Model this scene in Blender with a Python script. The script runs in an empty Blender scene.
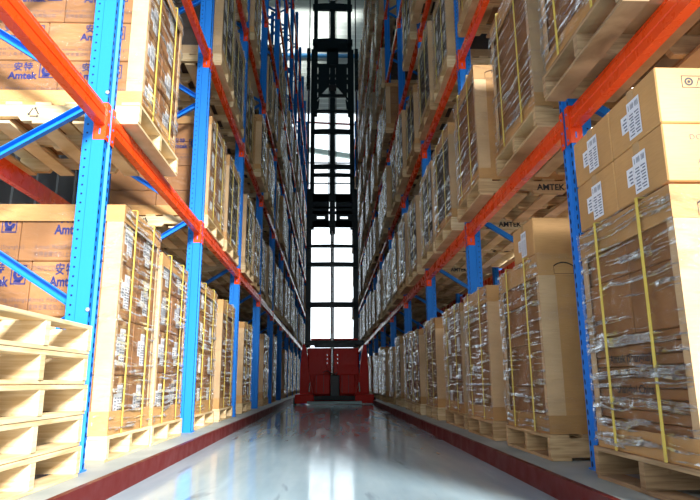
import bpy, math, random
from mathutils import Vector, Matrix, noise
random.seed(7)
S = bpy.context.scene
C = S.collection
PI = math.pi

# ------------------------------------------------------------------ camera
f_px, pi_, ya, ro, CH = 592.0, .2195, .0342, .0054, .5305
r0 = Vector((math.cos(ya), -math.sin(ya), 0))
F = Vector((math.cos(pi_)*math.sin(ya), math.cos(pi_)*math.cos(ya), math.sin(pi_)))
U0 = Vector((-math.sin(pi_)*math.sin(ya), -math.sin(pi_)*math.cos(ya), math.cos(pi_)))
Rv = r0*math.cos(ro) - U0*math.sin(ro)
Uv = r0*math.sin(ro) + U0*math.cos(ro)
cam = bpy.data.objects.new('camera', bpy.data.cameras.new('camera'))
C.objects.link(cam)
cam.data.sensor_width = 36; cam.data.lens = f_px/700*36
cam.data.clip_start = .05; cam.data.clip_end = 200
m = Matrix((Rv, Uv, -F)).transposed().to_4x4(); m.translation = (0, 0, CH)
cam.matrix_world = m
S.camera = cam
def proj(p):
    d = Vector(p) - Vector((0, 0, CH)); z = d.dot(F)
    if z < .1: return None
    return 350+f_px*d.dot(Rv)/z, 250-f_px*d.dot(Uv)/z
def seen(x0, x1, y0, y1, z0, z1, mg=6):
    P = [proj((x, y, z)) for x in (x0, x1) for y in (y0, y1) for z in (z0, z1)]
    P = [p for p in P if p]
    if not P: return False
    return (max(p[0] for p in P) > -mg and min(p[0] for p in P) < 700+mg and
            max(p[1] for p in P) > -mg and min(p[1] for p in P) < 500+mg)

# ------------------------------------------------------------------ mesh helpers
class MB:
    def __init__(s): s.v = []; s.f = []; s.m = []
    def add(s, vs, fs, mi=0):
        o = len(s.v); s.v += [tuple(v) for v in vs]
        s.f += [tuple(i+o for i in f) for f in fs]; s.m += [mi]*len(fs); return s
    def box(s, x0, x1, y0, y1, z0, z1, mi=0, M=None):
        vs = [Vector((x, y, z)) for z in (z0, z1) for y in (y0, y1) for x in (x0, x1)]
        if M: vs = [M @ v for v in vs]
        return s.add(vs, [(0,2,3,1),(4,5,7,6),(0,1,5,4),(2,6,7,3),(0,4,6,2),(1,3,7,5)], mi)
    def bev(s, x0, x1, y0, y1, z0, z1, b=.004, mi=0):
        # box with chamfered edges on all sides
        X, Y, Z = (x0, x1), (y0, y1), (z0, z1); vs = []; idx = {}
        for i in (0, 1):
            for j in (0, 1):
                for k in (0, 1):
                    sx, sy, sz = (b if i == 0 else -b), (b if j == 0 else -b), (b if k == 0 else -b)
                    idx[i,j,k,0] = len(vs); vs.append((X[i], Y[j]+sy, Z[k]+sz))
                    idx[i,j,k,1] = len(vs); vs.append((X[i]+sx, Y[j], Z[k]+sz))
                    idx[i,j,k,2] = len(vs); vs.append((X[i]+sx, Y[j]+sy, Z[k]))
        fs = []
        for i in (0, 1):
            q = [idx[i,0,0,0], idx[i,1,0,0], idx[i,1,1,0], idx[i,0,1,0]]; fs.append(q if i else q[::-1])
            q = [idx[0,i,0,1], idx[1,i,0,1], idx[1,i,1,1], idx[0,i,1,1]]; fs.append(q[::-1] if i else q)
            q = [idx[0,0,i,2], idx[1,0,i,2], idx[1,1,i,2], idx[0,1,i,2]]; fs.append(q if i else q[::-1])
        c = Vector(((x0+x1)/2, (y0+y1)/2, (z0+z1)/2))
        def out(q):
            p = [Vector(vs[a]) for a in q]; n = (p[1]-p[0]).cross(p[2]-p[0])
            m_ = sum(p, Vector())/len(p)
            return q if n.dot(m_-c) > 0 else q[::-1]
        for a in (0, 1):
            for d in (0, 1):
                fs.append(out([idx[0,a,d,1], idx[1,a,d,1], idx[1,a,d,2], idx[0,a,d,2]]))
                fs.append(out([idx[a,0,d,0], idx[a,1,d,0], idx[a,1,d,2], idx[a,0,d,2]]))
                fs.append(out([idx[a,d,0,0], idx[a,d,1,0], idx[a,d,1,1], idx[a,d,0,1]]))
        for i in (0, 1):
            for j in (0, 1):
                for k in (0, 1): fs.append(out([idx[i,j,k,0], idx[i,j,k,1], idx[i,j,k,2]]))
        return s.add(vs, [out(list(q)) for q in fs], mi)
    def prism(s, poly, a, b, axis='z', mi=0):
        n = len(poly)
        area = sum(poly[i][0]*poly[(i+1)%n][1]-poly[(i+1)%n][0]*poly[i][1] for i in range(n))
        if area < 0: poly = poly[::-1]
        def P(u, v, w):
            return {'z': (u, v, w), 'y': (u, w, v), 'x': (w, u, v)}[axis]
        vs = [P(u, v, a) for u, v in poly] + [P(u, v, b) for u, v in poly]
        fs = [tuple(range(n))[::-1], tuple(range(n, 2*n))] + [(i, (i+1)%n, n+(i+1)%n, n+i) for i in range(n)]
        if axis == 'y': fs = [f[::-1] for f in fs]
        return s.add(vs, fs, mi)
    def cyl(s, p, q, r, n=12, mi=0, r2=None):
        p, q = Vector(p), Vector(q); d = (q-p).normalized()
        a = d.orthogonal().normalized(); b = d.cross(a); r2 = r if r2 is None else r2
        vs = [p+(a*math.cos(2*PI*i/n)+b*math.sin(2*PI*i/n))*r for i in range(n)]
        vs += [q+(a*math.cos(2*PI*i/n)+b*math.sin(2*PI*i/n))*r2 for i in range(n)]
        fs = [tuple(range(n))[::-1], tuple(range(n, 2*n))] + [(i, (i+1)%n, n+(i+1)%n, n+i) for i in range(n)]
        return s.add(vs, fs, mi)
    def mesh(s, name, *mats):
        me = bpy.data.meshes.new(name); me.from_pydata(s.v, [], s.f)
        for mt in mats: me.materials.append(mt)
        if len(mats) > 1 and len(set(s.m)) > 1: me.polygons.foreach_set('material_index', s.m)
        me.update(); return me
def ob(name, me, parent=None, loc=(0, 0, 0)):
    o = bpy.data.objects.new(name, me); C.objects.link(o); o.location = loc
    if parent: o.parent = parent
    return o
def tag(o, label, cat, group=None, kind=None):
    if label: o['label'] = label
    if cat: o['category'] = cat
    if group: o['group'] = group
    if kind: o['kind'] = kind
    return o
def empty(name, loc=(0, 0, 0), rz=0):
    o = bpy.data.objects.new(name, None); C.objects.link(o); o.location = loc; o.rotation_euler = (0, 0, rz)
    o.empty_display_size = .1
    return o
def struct(name, mb, *mats):
    o = ob(name, mb.mesh(name, *mats)); o['kind'] = 'structure'; return o
def copy_tree(o, parent=None):
    c = o.copy(); C.objects.link(c)
    if parent: c.parent = parent
    for ch in o.children: copy_tree(ch, c)
    return c

# ------------------------------------------------------------------ materials
def mat(name, col, rough=.5, metal=0, spec=.5):
    m = bpy.data.materials.new(name); m.use_nodes = True
    b = m.node_tree.nodes['Principled BSDF']
    b.inputs['Base Color'].default_value = (*col, 1); b.inputs['Roughness'].default_value = rough
    b.inputs['Metallic'].default_value = metal; b.inputs['Specular IOR Level'].default_value = spec
    return m
class NT:
    def __init__(s, m): s.t = m.node_tree; s.b = s.t.nodes['Principled BSDF'] if 'Principled BSDF' in s.t.nodes else None
    def n(s, typ, **kw):
        nd = s.t.nodes.new(typ)
        for k, v in kw.items():
            if k.startswith('i_'):
                key = k[2:].replace('_', ' ')
                nd.inputs[int(key) if key.isdigit() else key].default_value = v
            else: setattr(nd, k, v)
        return nd
    def l(s, a, b): s.t.links.new(a, b)
    def math(s, op, a, b=None):
        nd = s.n('ShaderNodeMath', operation=op)
        for i, x in enumerate((a, b)):
            if x is None: continue
            if isinstance(x, (int, float)): nd.inputs[i].default_value = x
            else: s.l(x, nd.inputs[i])
        return nd.outputs[0]
    def ramp(s, src, stops):
        nd = s.n('ShaderNodeValToRGB'); e = nd.color_ramp.elements
        while len(e) < len(stops): e.new(.5)
        for x, (p, c) in zip(e, stops): x.position = p; x.color = (*c, 1) if len(c) == 3 else c
        s.l(src, nd.inputs[0]); return nd.outputs[0]
    def coords(s, scale=(1, 1, 1), kind='Object', rnd=True):
        tc = s.n('ShaderNodeTexCoord'); mp = s.n('ShaderNodeMapping'); mp.inputs['Scale'].default_value = scale
        s.l(tc.outputs[kind], mp.inputs['Vector'])
        if rnd:
            oi = s.n('ShaderNodeObjectInfo'); cx = s.n('ShaderNodeCombineXYZ')
            for i, k in enumerate((17., 31., 11.)): s.l(s.math('MULTIPLY', oi.outputs['Random'], k), cx.inputs[i])
            s.l(cx.outputs[0], mp.inputs['Location'])
        return mp.outputs[0]
    def bump(s, h, st=.3, dist=.01):
        b = s.n('ShaderNodeBump'); b.inputs['Strength'].default_value = st; b.inputs['Distance'].default_value = dist
        s.l(h, b.inputs['Height']); s.l(b.outputs[0], s.b.inputs['Normal'])

def wood(name, c1, c2, knots=True):
    m = mat(name, c1, .7, spec=.25); t = NT(m)
    co = t.coords((1, 1, 1))
    geo = t.n('ShaderNodeNewGeometry')
    v2 = t.n('ShaderNodeVectorMath', operation='MULTIPLY'); t.l(co, v2.inputs[0]); v2.inputs[1].default_value = (3, 3, 42)
    n1 = t.n('ShaderNodeTexNoise', i_Scale=1.4, i_Detail=5, i_Distortion=.6); t.l(v2.outputs[0], n1.inputs['Vector'])
    n2 = t.n('ShaderNodeTexNoise', i_Scale=2.2, i_Detail=2); t.l(co, n2.inputs['Vector'])
    c = t.ramp(n1.outputs[0], [(.28, c2), (.62, c1)])
    tone = t.ramp(n2.outputs[0], [(.3, (.72, .68, .6)), (.65, (1, 1, 1))])
    mx = t.n('ShaderNodeMixRGB', blend_type='MULTIPLY'); mx.inputs[0].default_value = .8
    t.l(c, mx.inputs[1]); t.l(tone, mx.inputs[2])
    vr = t.n('ShaderNodeTexVoronoi', i_Scale=5.5); t.l(co, vr.inputs['Vector'])
    kn = t.ramp(vr.outputs['Distance'], [(.0, (.28, .14, .05)), (.07, (1, 1, 1))])
    mx2 = t.n('ShaderNodeMixRGB', blend_type='MULTIPLY'); mx2.inputs[0].default_value = .55 if knots else 0
    t.l(mx.outputs[0], mx2.inputs[1]); t.l(kn, mx2.inputs[2])
    t.l(mx2.outputs[0], t.b.inputs['Base Color']); t.bump(n1.outputs[0], .25, .004)
    return m
W_PALE = wood('pine_pale', (.80, .64, .40), (.58, .40, .19))
W_TAN = wood('pine_tan', (.66, .46, .25), (.36, .22, .10))
W_OLD = wood('pine_weathered', (.50, .34, .19), (.24, .15, .08))

def card(name, col, amp=.14):
    m = mat(name, col, .62, spec=.3); t = NT(m)
    co = t.coords((1, 1, 1))
    n1 = t.n('ShaderNodeTexNoise', i_Scale=2.5, i_Detail=3); t.l(co, n1.inputs['Vector'])
    v2 = t.n('ShaderNodeVectorMath', operation='MULTIPLY'); t.l(co, v2.inputs[0]); v2.inputs[1].default_value = (14, 14, 160)
    n2 = t.n('ShaderNodeTexNoise', i_Scale=1, i_Detail=2); t.l(v2.outputs[0], n2.inputs['Vector'])
    dk = tuple(x*(1-amp*2) for x in col)
    c = t.ramp(n1.outputs[0], [(.3, dk), (.68, col)])
    t2 = t.ramp(n2.outputs[0], [(.3, (.9, .88, .85)), (.6, (1, 1, 1))])
    mx = t.n('ShaderNodeMixRGB', blend_type='MULTIPLY'); mx.inputs[0].default_value = .7
    t.l(c, mx.inputs[1]); t.l(t2, mx.inputs[2])
    # each carton a touch lighter or darker
    oi = t.n('ShaderNodeObjectInfo'); hs = t.n('ShaderNodeHueSaturation')
    t.l(mx.outputs[0], hs.inputs['Color'])
    t.l(t.math('ADD', t.math('MULTIPLY', oi.outputs['Random'], .22), .88), hs.inputs['Value'])
    t.l(hs.outputs[0], t.b.inputs['Base Color']); t.bump(n1.outputs[0], .15, .01)
    return m
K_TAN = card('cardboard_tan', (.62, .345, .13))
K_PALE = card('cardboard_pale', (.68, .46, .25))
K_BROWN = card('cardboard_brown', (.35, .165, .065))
K_DARK = card('cardboard_dark', (.09, .065, .05))  # partly dark wrapping, partly rack shade put into the colour
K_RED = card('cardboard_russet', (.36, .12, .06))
K_TAPE = mat('packing_tape', (.52, .33, .16), .18)
K_SHADE = mat('slot_dark', (.02, .014, .01), .9)
def var(l): return l
def paint(name, col, rough, rn=.1, chips=True, spec=.5):
    m = mat(name, col, rough, spec=spec); t = NT(m)
    co = t.coords((1, 1, 1))
    n1 = t.n('ShaderNodeTexNoise', i_Scale=9, i_Detail=4); t.l(co, n1.inputs['Vector'])
    t.l(t.ramp(n1.outputs[0], [(.35, (rough-rn,)*3), (.7, (rough+rn,)*3)]), t.b.inputs['Roughness'])
    if chips:
        n2 = t.n('ShaderNodeTexNoise', i_Scale=38, i_Detail=3); t.l(co, n2.inputs['Vector'])
        c = t.ramp(n2.outputs[0], [(.70, col), (.74, tuple(x*.45 for x in col))])
        t.l(c, t.b.inputs['Base Color'])
    t.bump(n1.outputs[0], .05, .003)
    return m
ORANGE = paint('orange_paint', (.80, .065, .006), .3, chips=False, spec=.4)
BLUE_P = paint('blue_paint_plain', (.009, .185, .66), .38, chips=False, spec=.3)
# blue perforated post: shaded insides of slots painted into the colour every 50 mm along the aisle face and the side flanges
def perforated():
    m = mat('blue_perforated', (.009, .185, .66), .5, spec=.25); t = NT(m)
    tc = t.n('ShaderNodeTexCoord'); sp = t.n('ShaderNodeSeparateXYZ'); t.l(tc.outputs['Object'], sp.inputs[0])
    x, y, z = sp.outputs
    fz = t.math('SUBTRACT', t.math('FRACT', t.math('MULTIPLY', z, 20)), .5)      # -.5..+.5 over 50 mm
    fz = t.math('MULTIPLY', fz, .05)
    def dot(u, cu, ru, rz):
        a = t.math('DIVIDE', t.math('SUBTRACT', u, cu), ru); b = t.math('DIVIDE', fz, rz)
        return t.math('LESS_THAN', t.math('ADD', t.math('MULTIPLY', a, a), t.math('MULTIPLY', b, b)), 1)
    side = dot(x, .098, .0058, .0058)
    side = t.math('MULTIPLY', side, t.math('GREATER_THAN', t.math('ABSOLUTE', y), .0515))
    fr = dot(t.math('ABSOLUTE', y), .046, .009, .015)
    fr = t.math('MULTIPLY', fr, t.math('LESS_THAN', x, .001))
    hole = t.math('MAXIMUM', side, fr)
    mx = t.n('ShaderNodeMixRGB'); t.l(hole, mx.inputs[0])
    mx.inputs[1].default_value = (.009, .185, .66, 1); mx.inputs[2].default_value = (.002, .012, .07, 1)
    t.l(mx.outputs[0], t.b.inputs['Base Color'])
    return m
BLUE = perforated()
ZINC = mat('zinc_bolt', (.75, .76, .78), .3, 1)
YELLOW = mat('yellow_strap', (.72, .56, .10), .35)
WHITE_L = mat('label_paper', (.78, .80, .84), .5)
INK = mat('black_ink', (.025, .025, .03), .7)
INK_G = mat('grey_ink', (.13, .085, .09), .7)
INK_B = mat('blue_ink', (.006, .014, .13), .6)
RED_T = paint('truck_red', (.68, .014, .006), .35, chips=False, spec=.12)
MAST = paint('mast_dark_steel', (.008, .018, .021), .4, chips=False, spec=.2)
RUBBER = mat('black_rubber', (.012, .012, .013), .6)
STEEL = mat('bright_steel', (.62, .66, .68), .25, 1)
GREY_M = mat('dark_grey_plastic', (.06, .065, .07), .5)

def film_mat(name, haze, gl, zs, base=.30, cap=.9):
    m = bpy.data.materials.new(name); m.use_nodes = True; t = NT(m); nt = m.node_tree
    for nd in list(nt.nodes): nt.nodes.remove(nd)
    t.b = None
    out = t.n('ShaderNodeOutputMaterial')
    co = t.coords((1, 1, 1))
    def vm(v):
        q = t.n('ShaderNodeVectorMath', operation='MULTIPLY'); t.l(co, q.inputs[0]); q.inputs[1].default_value = v; return q.outputs[0]
    n0 = t.n('ShaderNodeTexNoise', i_Scale=3.0, i_Detail=2); t.l(vm((1, 1, 1.2)), n0.inputs['Vector'])
    ad = t.n('ShaderNodeVectorMath', operation='MULTIPLY_ADD'); t.l(n0.outputs['Color'], ad.inputs[0]); ad.inputs[1].default_value = (.6, .6, 1.6*8/zs*6)
    t.l(vm((2.2, 2.2, zs)), ad.inputs[2])
    n1 = t.n('ShaderNodeTexNoise', i_Scale=1.0, i_Detail=5, i_Roughness=.6); t.l(ad.outputs[0], n1.inputs['Vector'])
    n2 = t.n('ShaderNodeTexVoronoi', i_Scale=9, feature='DISTANCE_TO_EDGE'); t.l(vm((1, 1, 2.4)), n2.inputs['Vector'])
    h = t.math('ADD', n1.outputs[0], t.math('MULTIPLY', n2.outputs['Distance'], .5))
    bp = t.n('ShaderNodeBump', i_Strength=1.0, i_Distance=.08); t.l(h, bp.inputs['Height'])
    g = t.n('ShaderNodeBsdfGlossy', i_Roughness=.10); g.inputs['Color'].default_value = (.95, .97, 1, 1); t.l(bp.outputs[0], g.inputs['Normal'])
    d = t.n('ShaderNodeBsdfDiffuse'); d.inputs['Color'].default_value = (.8, .8, .82, 1); t.l(bp.outputs[0], d.inputs['Normal'])
    tr = t.n('ShaderNodeBsdfTransparent')
    fr = t.n('ShaderNodeFresnel', i_IOR=1.45); t.l(bp.outputs[0], fr.inputs['Normal'])
    streak = t.ramp(n1.outputs[0], [(.54, (0, 0, 0)), (.61, (1, 1, 1))])
    s1 = t.math('MULTIPLY', streak, haze)  # diffuse white streaks paint in sun glints on the folds
    m1 = t.n('ShaderNodeMixShader'); t.l(s1, m1.inputs[0]); t.l(tr.outputs[0], m1.inputs[1]); t.l(d.outputs[0], m1.inputs[2])
    m2 = t.n('ShaderNodeMixShader')
    ff = t.math('MINIMUM', t.math('MULTIPLY', t.math('ADD', fr.outputs[0], .05), t.math('ADD', t.math('MULTIPLY', streak, gl), base)), cap)
    t.l(ff, m2.inputs[0]); t.l(m1.outputs[0], m2.inputs[1]); t.l(g.outputs[0], m2.inputs[2])
    t.l(m2.outputs[0], out.inputs[0])
    return m
FILM = film_mat('stretch_film', .20, 3.6, 46, .18)
FILM_CLEAR = film_mat('stretch_film_clear', .02, .25, 20, .12)
FILM_GLINT = film_mat('stretch_film_glints', .55, 3.0, 54, .2)  # near-left film, sun glints painted in as stronger white streaks
FILM_H = film_mat('stretch_film_heavy', .24, 4.5, 30, .22)

# ------------------------------------------------------------------ text and marks
_tc = {}
def text_mesh(txt, size, material, bold=0.0, space=1.0):
    key = (txt, size, material.name, bold, space)
    if key in _tc: return _tc[key]
    cu = bpy.data.curves.new('txt', 'FONT'); cu.body = txt; cu.size = size; cu.offset = bold; cu.space_character = space
    cu.resolution_u = 3
    o = bpy.data.objects.new('txt', cu); C.objects.link(o)
    dg = bpy.context.evaluated_depsgraph_get(); dg.update()
    me = bpy.data.meshes.new_from_object(o.evaluated_get(dg))
    bpy.data.objects.remove(o); bpy.data.curves.remove(cu)
    me.materials.clear(); me.materials.append(material); _tc[key] = me
    return me
def text_part(name, parent, txt, size, material, loc, face='-y', bold=0.0, space=1.0):
    me = text_mesh(txt, size, material, bold, space)
    o = ob(name, me, parent, loc)
    o.rotation_euler = {'-y': (PI/2, 0, 0), '+y': (PI/2, 0, PI), '-x': (PI/2, 0, -PI/2), '+x': (PI/2, 0, PI/2)}[face]
    return o
def ring(mb, cx, cz, r0_, r1_, a0=0, a1=2*PI, n=24, y=0, mi=0):
    for i in range(n):
        t0, t1 = a0+(a1-a0)*i/n, a0+(a1-a0)*(i+1)/n
        mb.add([(cx+r0_*math.cos(t0), y, cz+r0_*math.sin(t0)), (cx+r1_*math.cos(t0), y, cz+r1_*math.sin(t0)),
                (cx+r1_*math.cos(t1), y, cz+r1_*math.sin(t1)), (cx+r0_*math.cos(t1), y, cz+r0_*math.sin(t1))], [(0,1,2,3)], mi)
def rectline(mb, x0, x1, z0, z1, w, y=0, mi=0):
    for a, b, c, d in ((x0, x1, z0, z0+w), (x0, x1, z1-w, z1), (x0, x0+w, z0, z1), (x1-w, x1, z0, z1)):
        mb.add([(a, y, c), (b, y, c), (b, y, d), (a, y, d)], [(0,1,2,3)], mi)
mbE = MB(); rectline(mbE, 0, .09, 0, .09, .006); ring(mbE, .047, .047, .014, .034, .5, 2*PI-.1)
ring(mbE, .047, .047, 0, .009); mbE.add([(.02, 0, .008), (.062, 0, .008), (.062, 0, .02), (.02, 0, .02)], [(0,1,2,3)])
EMB = mbE.mesh('emblem', INK_B)
mbT = MB()
for i in range(3):   # three chasing arrows
    a = PI/2+i*2*PI/3; b = a+2*PI/3
    p, q = Vector((math.cos(a), 0, math.sin(a)))*.042, Vector((math.cos(b), 0, math.sin(b)))*.042
    u = (q-p).normalized(); nn = Vector((-u.z, 0, u.x))
    s_, e_ = p+u*.014, q-u*.018
    mbT.add([s_-nn*.004, e_-nn*.004, e_+nn*.004, s_+nn*.004], [(0,1,2,3)])
    mbT.add([e_-nn*.011, e_+u*.014, e_+nn*.011], [(0,1,2)])
TRI = mbT.mesh('recycling_mark', INK)
mbI = MB()
rectline(mbI, 0, .20, 0, .05, .003)
ring(mbI, .028, .025, .010, .017); ring(mbI, .028, .025, 0, .006)
for k in range(3):
    x = .055+k*.034
    mbI.add([(x, 0, .008), (x+.013, 0, .042), (x+.016, 0, .042), (x+.003, 0, .008)], [(0,1,2,3)])
    mbI.add([(x+.013, 0, .042), (x+.026, 0, .008), (x+.029, 0, .008), (x+.016, 0, .042)], [(0,1,2,3)])
ring(mbI, .175, .025, .008, .017)
HAND = mbI.mesh('handling_marks', INK)

# shipping label: two overlapping papers with printed bars, lies in the plane x = 0 facing -x
def label_mesh():
    mb = MB()
    def q(y0, y1, z0, z1, x, mi): mb.add([(x, y0, z0), (x, y1, z0), (x, y1, z1), (x, y0, z1)], [(3,2,1,0)][:1], mi)
    q(-.055, .045, -.075, .085, 0, 0); q(.045, .10, -.03, .045, -.0004, 0)
    for k in range(9):
        if k % 4 != 3: q(-.045+k*.009, -.041+k*.009, .048, .072, -.0012, 1)
    for j in range(8):
        for k in range(2):
            q(-.046+k*.044, -.046+k*.044+(.030, .036, .022, .034)[(j+k) % 4], -.064+j*.0125, -.0585+j*.0125, -.0012, 1)
    for k in range(4): q(.052, .075+.004*(k % 3)*1.5, -.022+k*.015, -.015+k*.015, -.0014, 1)
    return mb.mesh('shipping_label', WHITE_L, mat('label_print', (.16, .18, .24), .6))
LAB = label_mesh()

# ------------------------------------------------------------------ pallet
PD, PH = 1.15, .14
def board(x0, x1, y0, y1, z0, z1, M, seed):
    mb = MB(); mb.bev(x0, x1, y0, y1, z0, z1, .0022)
    rnd = random.Random(seed)
    return mb
def pallet_parts(w):
    P = []
    st = []
    for i in range(3):
        y = -w/2+.02+(w-.04)*i/2
        mb = MB()
        # stringer with two fork notches underneath
        z0, z1 = .018, .120
        prof = [(-PD/2, z0), (-.36, z0), (-.34, z0+.028), (-.14, z0+.028), (-.12, z0), (.12, z0), (.14, z0+.028), (.34, z0+.028), (.36, z0), (PD/2, z0), (PD/2, z1), (-PD/2, z1)]
        mb.prism(prof, y-.02, y+.02, 'y'); st.append(('stringer', mb))
    rnd = random.Random(3)
    xs = [-PD/2+.055+(PD-.11)*i/6 for i in range(7)]
    for i, x in enumerate(xs):
        hw = .055 if i in (0, 6) else .048
        st.append(('deck_board', board(x-hw, x+hw, -w/2-rnd.random()*.006, w/2+rnd.random()*.006, .120, .140, None, i)))
    for i, x in enumerate([-PD/2+.06, -.24, .0, .24, PD/2-.06]):
        st.append(('bottom_board', board(x-.055, x+.055, -w/2-rnd.random()*.006, w/2+rnd.random()*.006, 0, .018, None, i)))
    return st
_pp = {}
def pallet(x, y, z, w, side, wood_m, near, label, group, rz=0.0):
    key = (round(w, 2), wood_m.name, near)
    if key not in _pp:
        parts = pallet_parts(w)
        if near: _pp[key] = [(n, mb.mesh(n, wood_m)) for n, mb in parts]
        else:
            al = MB()
            for n, mb in parts: al.add(mb.v, mb.f)
            _pp[key] = al.mesh('wooden_pallet', wood_m)
    if near:
        r = empty('wooden_pallet', (x, y, z), rz)
        for n, me in _pp[key]: ob(n, me, r)
    else:
        r = ob('wooden_pallet', _pp[key], None, (x, y, z)); r.rotation_euler.z = rz
    tag(r, label, 'pallet', group)
    return r

# ------------------------------------------------------------------ loads
LD = 1.12
def film_mesh(w, h, d, seed, material, drop=-.010, amp=.009):
    mb = MB(); sv = Vector((seed*13.1, seed*7.7, 3.3))
    hw, hd = w/2+.012, d/2+.012
    # closed ring of wall around the load, finely wrinkled; plus the top
    per = []
    nx, ny = 16, 26
    for i in range(ny): per.append((-hd, hw-2*hw*i/ny, -1, 0))
    for i in range(nx): per.append((-hd+2*hd*i/nx, -hw, 0, -1))
    for i in range(ny): per.append((hd, -hw+2*hw*i/ny, 1, 0))
    for i in range(nx): per.append((hd-2*hd*i/nx, hw, 0, 1))
    nz = 36; n = len(per); vs = []
    for k in range(nz+1):
        z = -drop+(h+.006+drop)*k/nz
        for (x, y, ax, ay) in per:
            p = Vector((x, y, z))
            q = noise.noise(Vector((p.x*3, p.y*3, p.z*11+math.sin(p.y*4+seed)*2))+sv)+.5*noise.noise(Vector((p.x*9, p.y*9, p.z*26))+sv)
            a = amp*(q+.35)
            if k == 0: a += .012*noise.noise(Vector((x*14, y*14, 0))+sv)+.008
            zz = z + (.02*abs(noise.noise(Vector((x*8, y*8, 5))+sv)) if k == 0 else 0)
            ln = math.hypot(x/hd, y/hw)
            vs.append((x+ax*max(a, -.006)+(x/hd)*.0005, y+ay*max(a, -.006), zz))
    fs = []
    for k in range(nz):
        for i in range(n):
            j = (i+1) % n
            fs.append((k*n+i, k*n+j, (k+1)*n+j, (k+1)*n+i))
    mb.add(vs, fs)
    me = mb.mesh('film', material, FILM_CLEAR)
    for p in me.polygons:
        c = p.center
        if abs(c.y) > hw-.02 and abs(c.x) < hd*.985: p.material_index = 1
    for p in me.polygons: p.use_smooth = True
    return me
def strap_mesh(y, w, h, d):
    mb = MB(); a, b = .018, .0165; t = .009; hd = d/2
    mb.box(-hd-a-.0015, -hd-b, y-t, y+t, .0, h+.014); mb.box(hd+b, hd+a+.0015, y-t, y+t, .0, h+.014)
    mb.box(-hd-a-.0015, hd+a+.0015, y-t, y+t, h+.012, h+.0145)
    return mb.mesh('strap', YELLOW)
def tray_mesh(name, w, h0, h1, d, top, material, g=.006):
    mb = MB(); t = .005; x, y = d/2+g, w/2+g
    mb.box(-x, x, -y, -y+t, h0, h1); mb.box(-x, x, y-t, y, h0, h1)
    mb.box(-x, -x+t, -y+t, y-t, h0, h1); mb.box(x-t, x, -y+t, y-t, h0, h1)
    if top: mb.box(-x+t, x-t, -y+t, y-t, h1-.005, h1)
    return mb.mesh(name, material)
def handle_mesh(w, g=.006):
    # end-skirt hand hold: slot shade and flap outline painted as dark strips
    mb = MB()
    for sgn in (-1, 1):
        y = sgn*(w/2+g+.0012)
        for cx in (-.41, .41):
            for i in range(8):
                u0, u1 = -1+2*i/8, -1+2*(i+1)/8
                z0, z1 = .022-.022*u0*u0, .022-.022*u1*u1
                q = [(cx+u0*.06, y, z0-.004), (cx+u1*.06, y, z1-.004), (cx+u1*.06, y, z1+.004), (cx+u0*.06, y, z0+.004)]
                mb.add(q if sgn < 0 else q[::-1], [(0,1,2,3)])
            for (a, b, c, d_) in ((cx-.06, cx-.0575, -.045, .0), (cx+.0575, cx+.06, -.045, .0), (cx-.06, cx+.06, -.047, -.045)):
                q = [(a, y, c), (b, y, c), (b, y, d_), (a, y, d_)]
                mb.add(q if sgn < 0 else q[::-1], [(0,1,2,3)])
    return mb.mesh('hand_hold', K_SHADE)
def corner_mesh(w, h, d, ci, material, arm=.10):
    sx, sy = ((-1, -1), (-1, 1), (1, -1), (1, 1))[ci]
    mb = MB(); x, y = sx*(d/2+.003), sy*(w/2+.003)
    a = sorted((x, x-sx*arm)); b = sorted((y, y-sy*.006)); mb.box(a[0], a[1], b[0], b[1], 0, h)
    a = sorted((x, x-sx*.006)); b = sorted((y-sy*.006, y-sy*.045)); mb.box(a[0], a[1], b[0], b[1], 0, h)
    return mb.mesh('corner_board', material)

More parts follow.
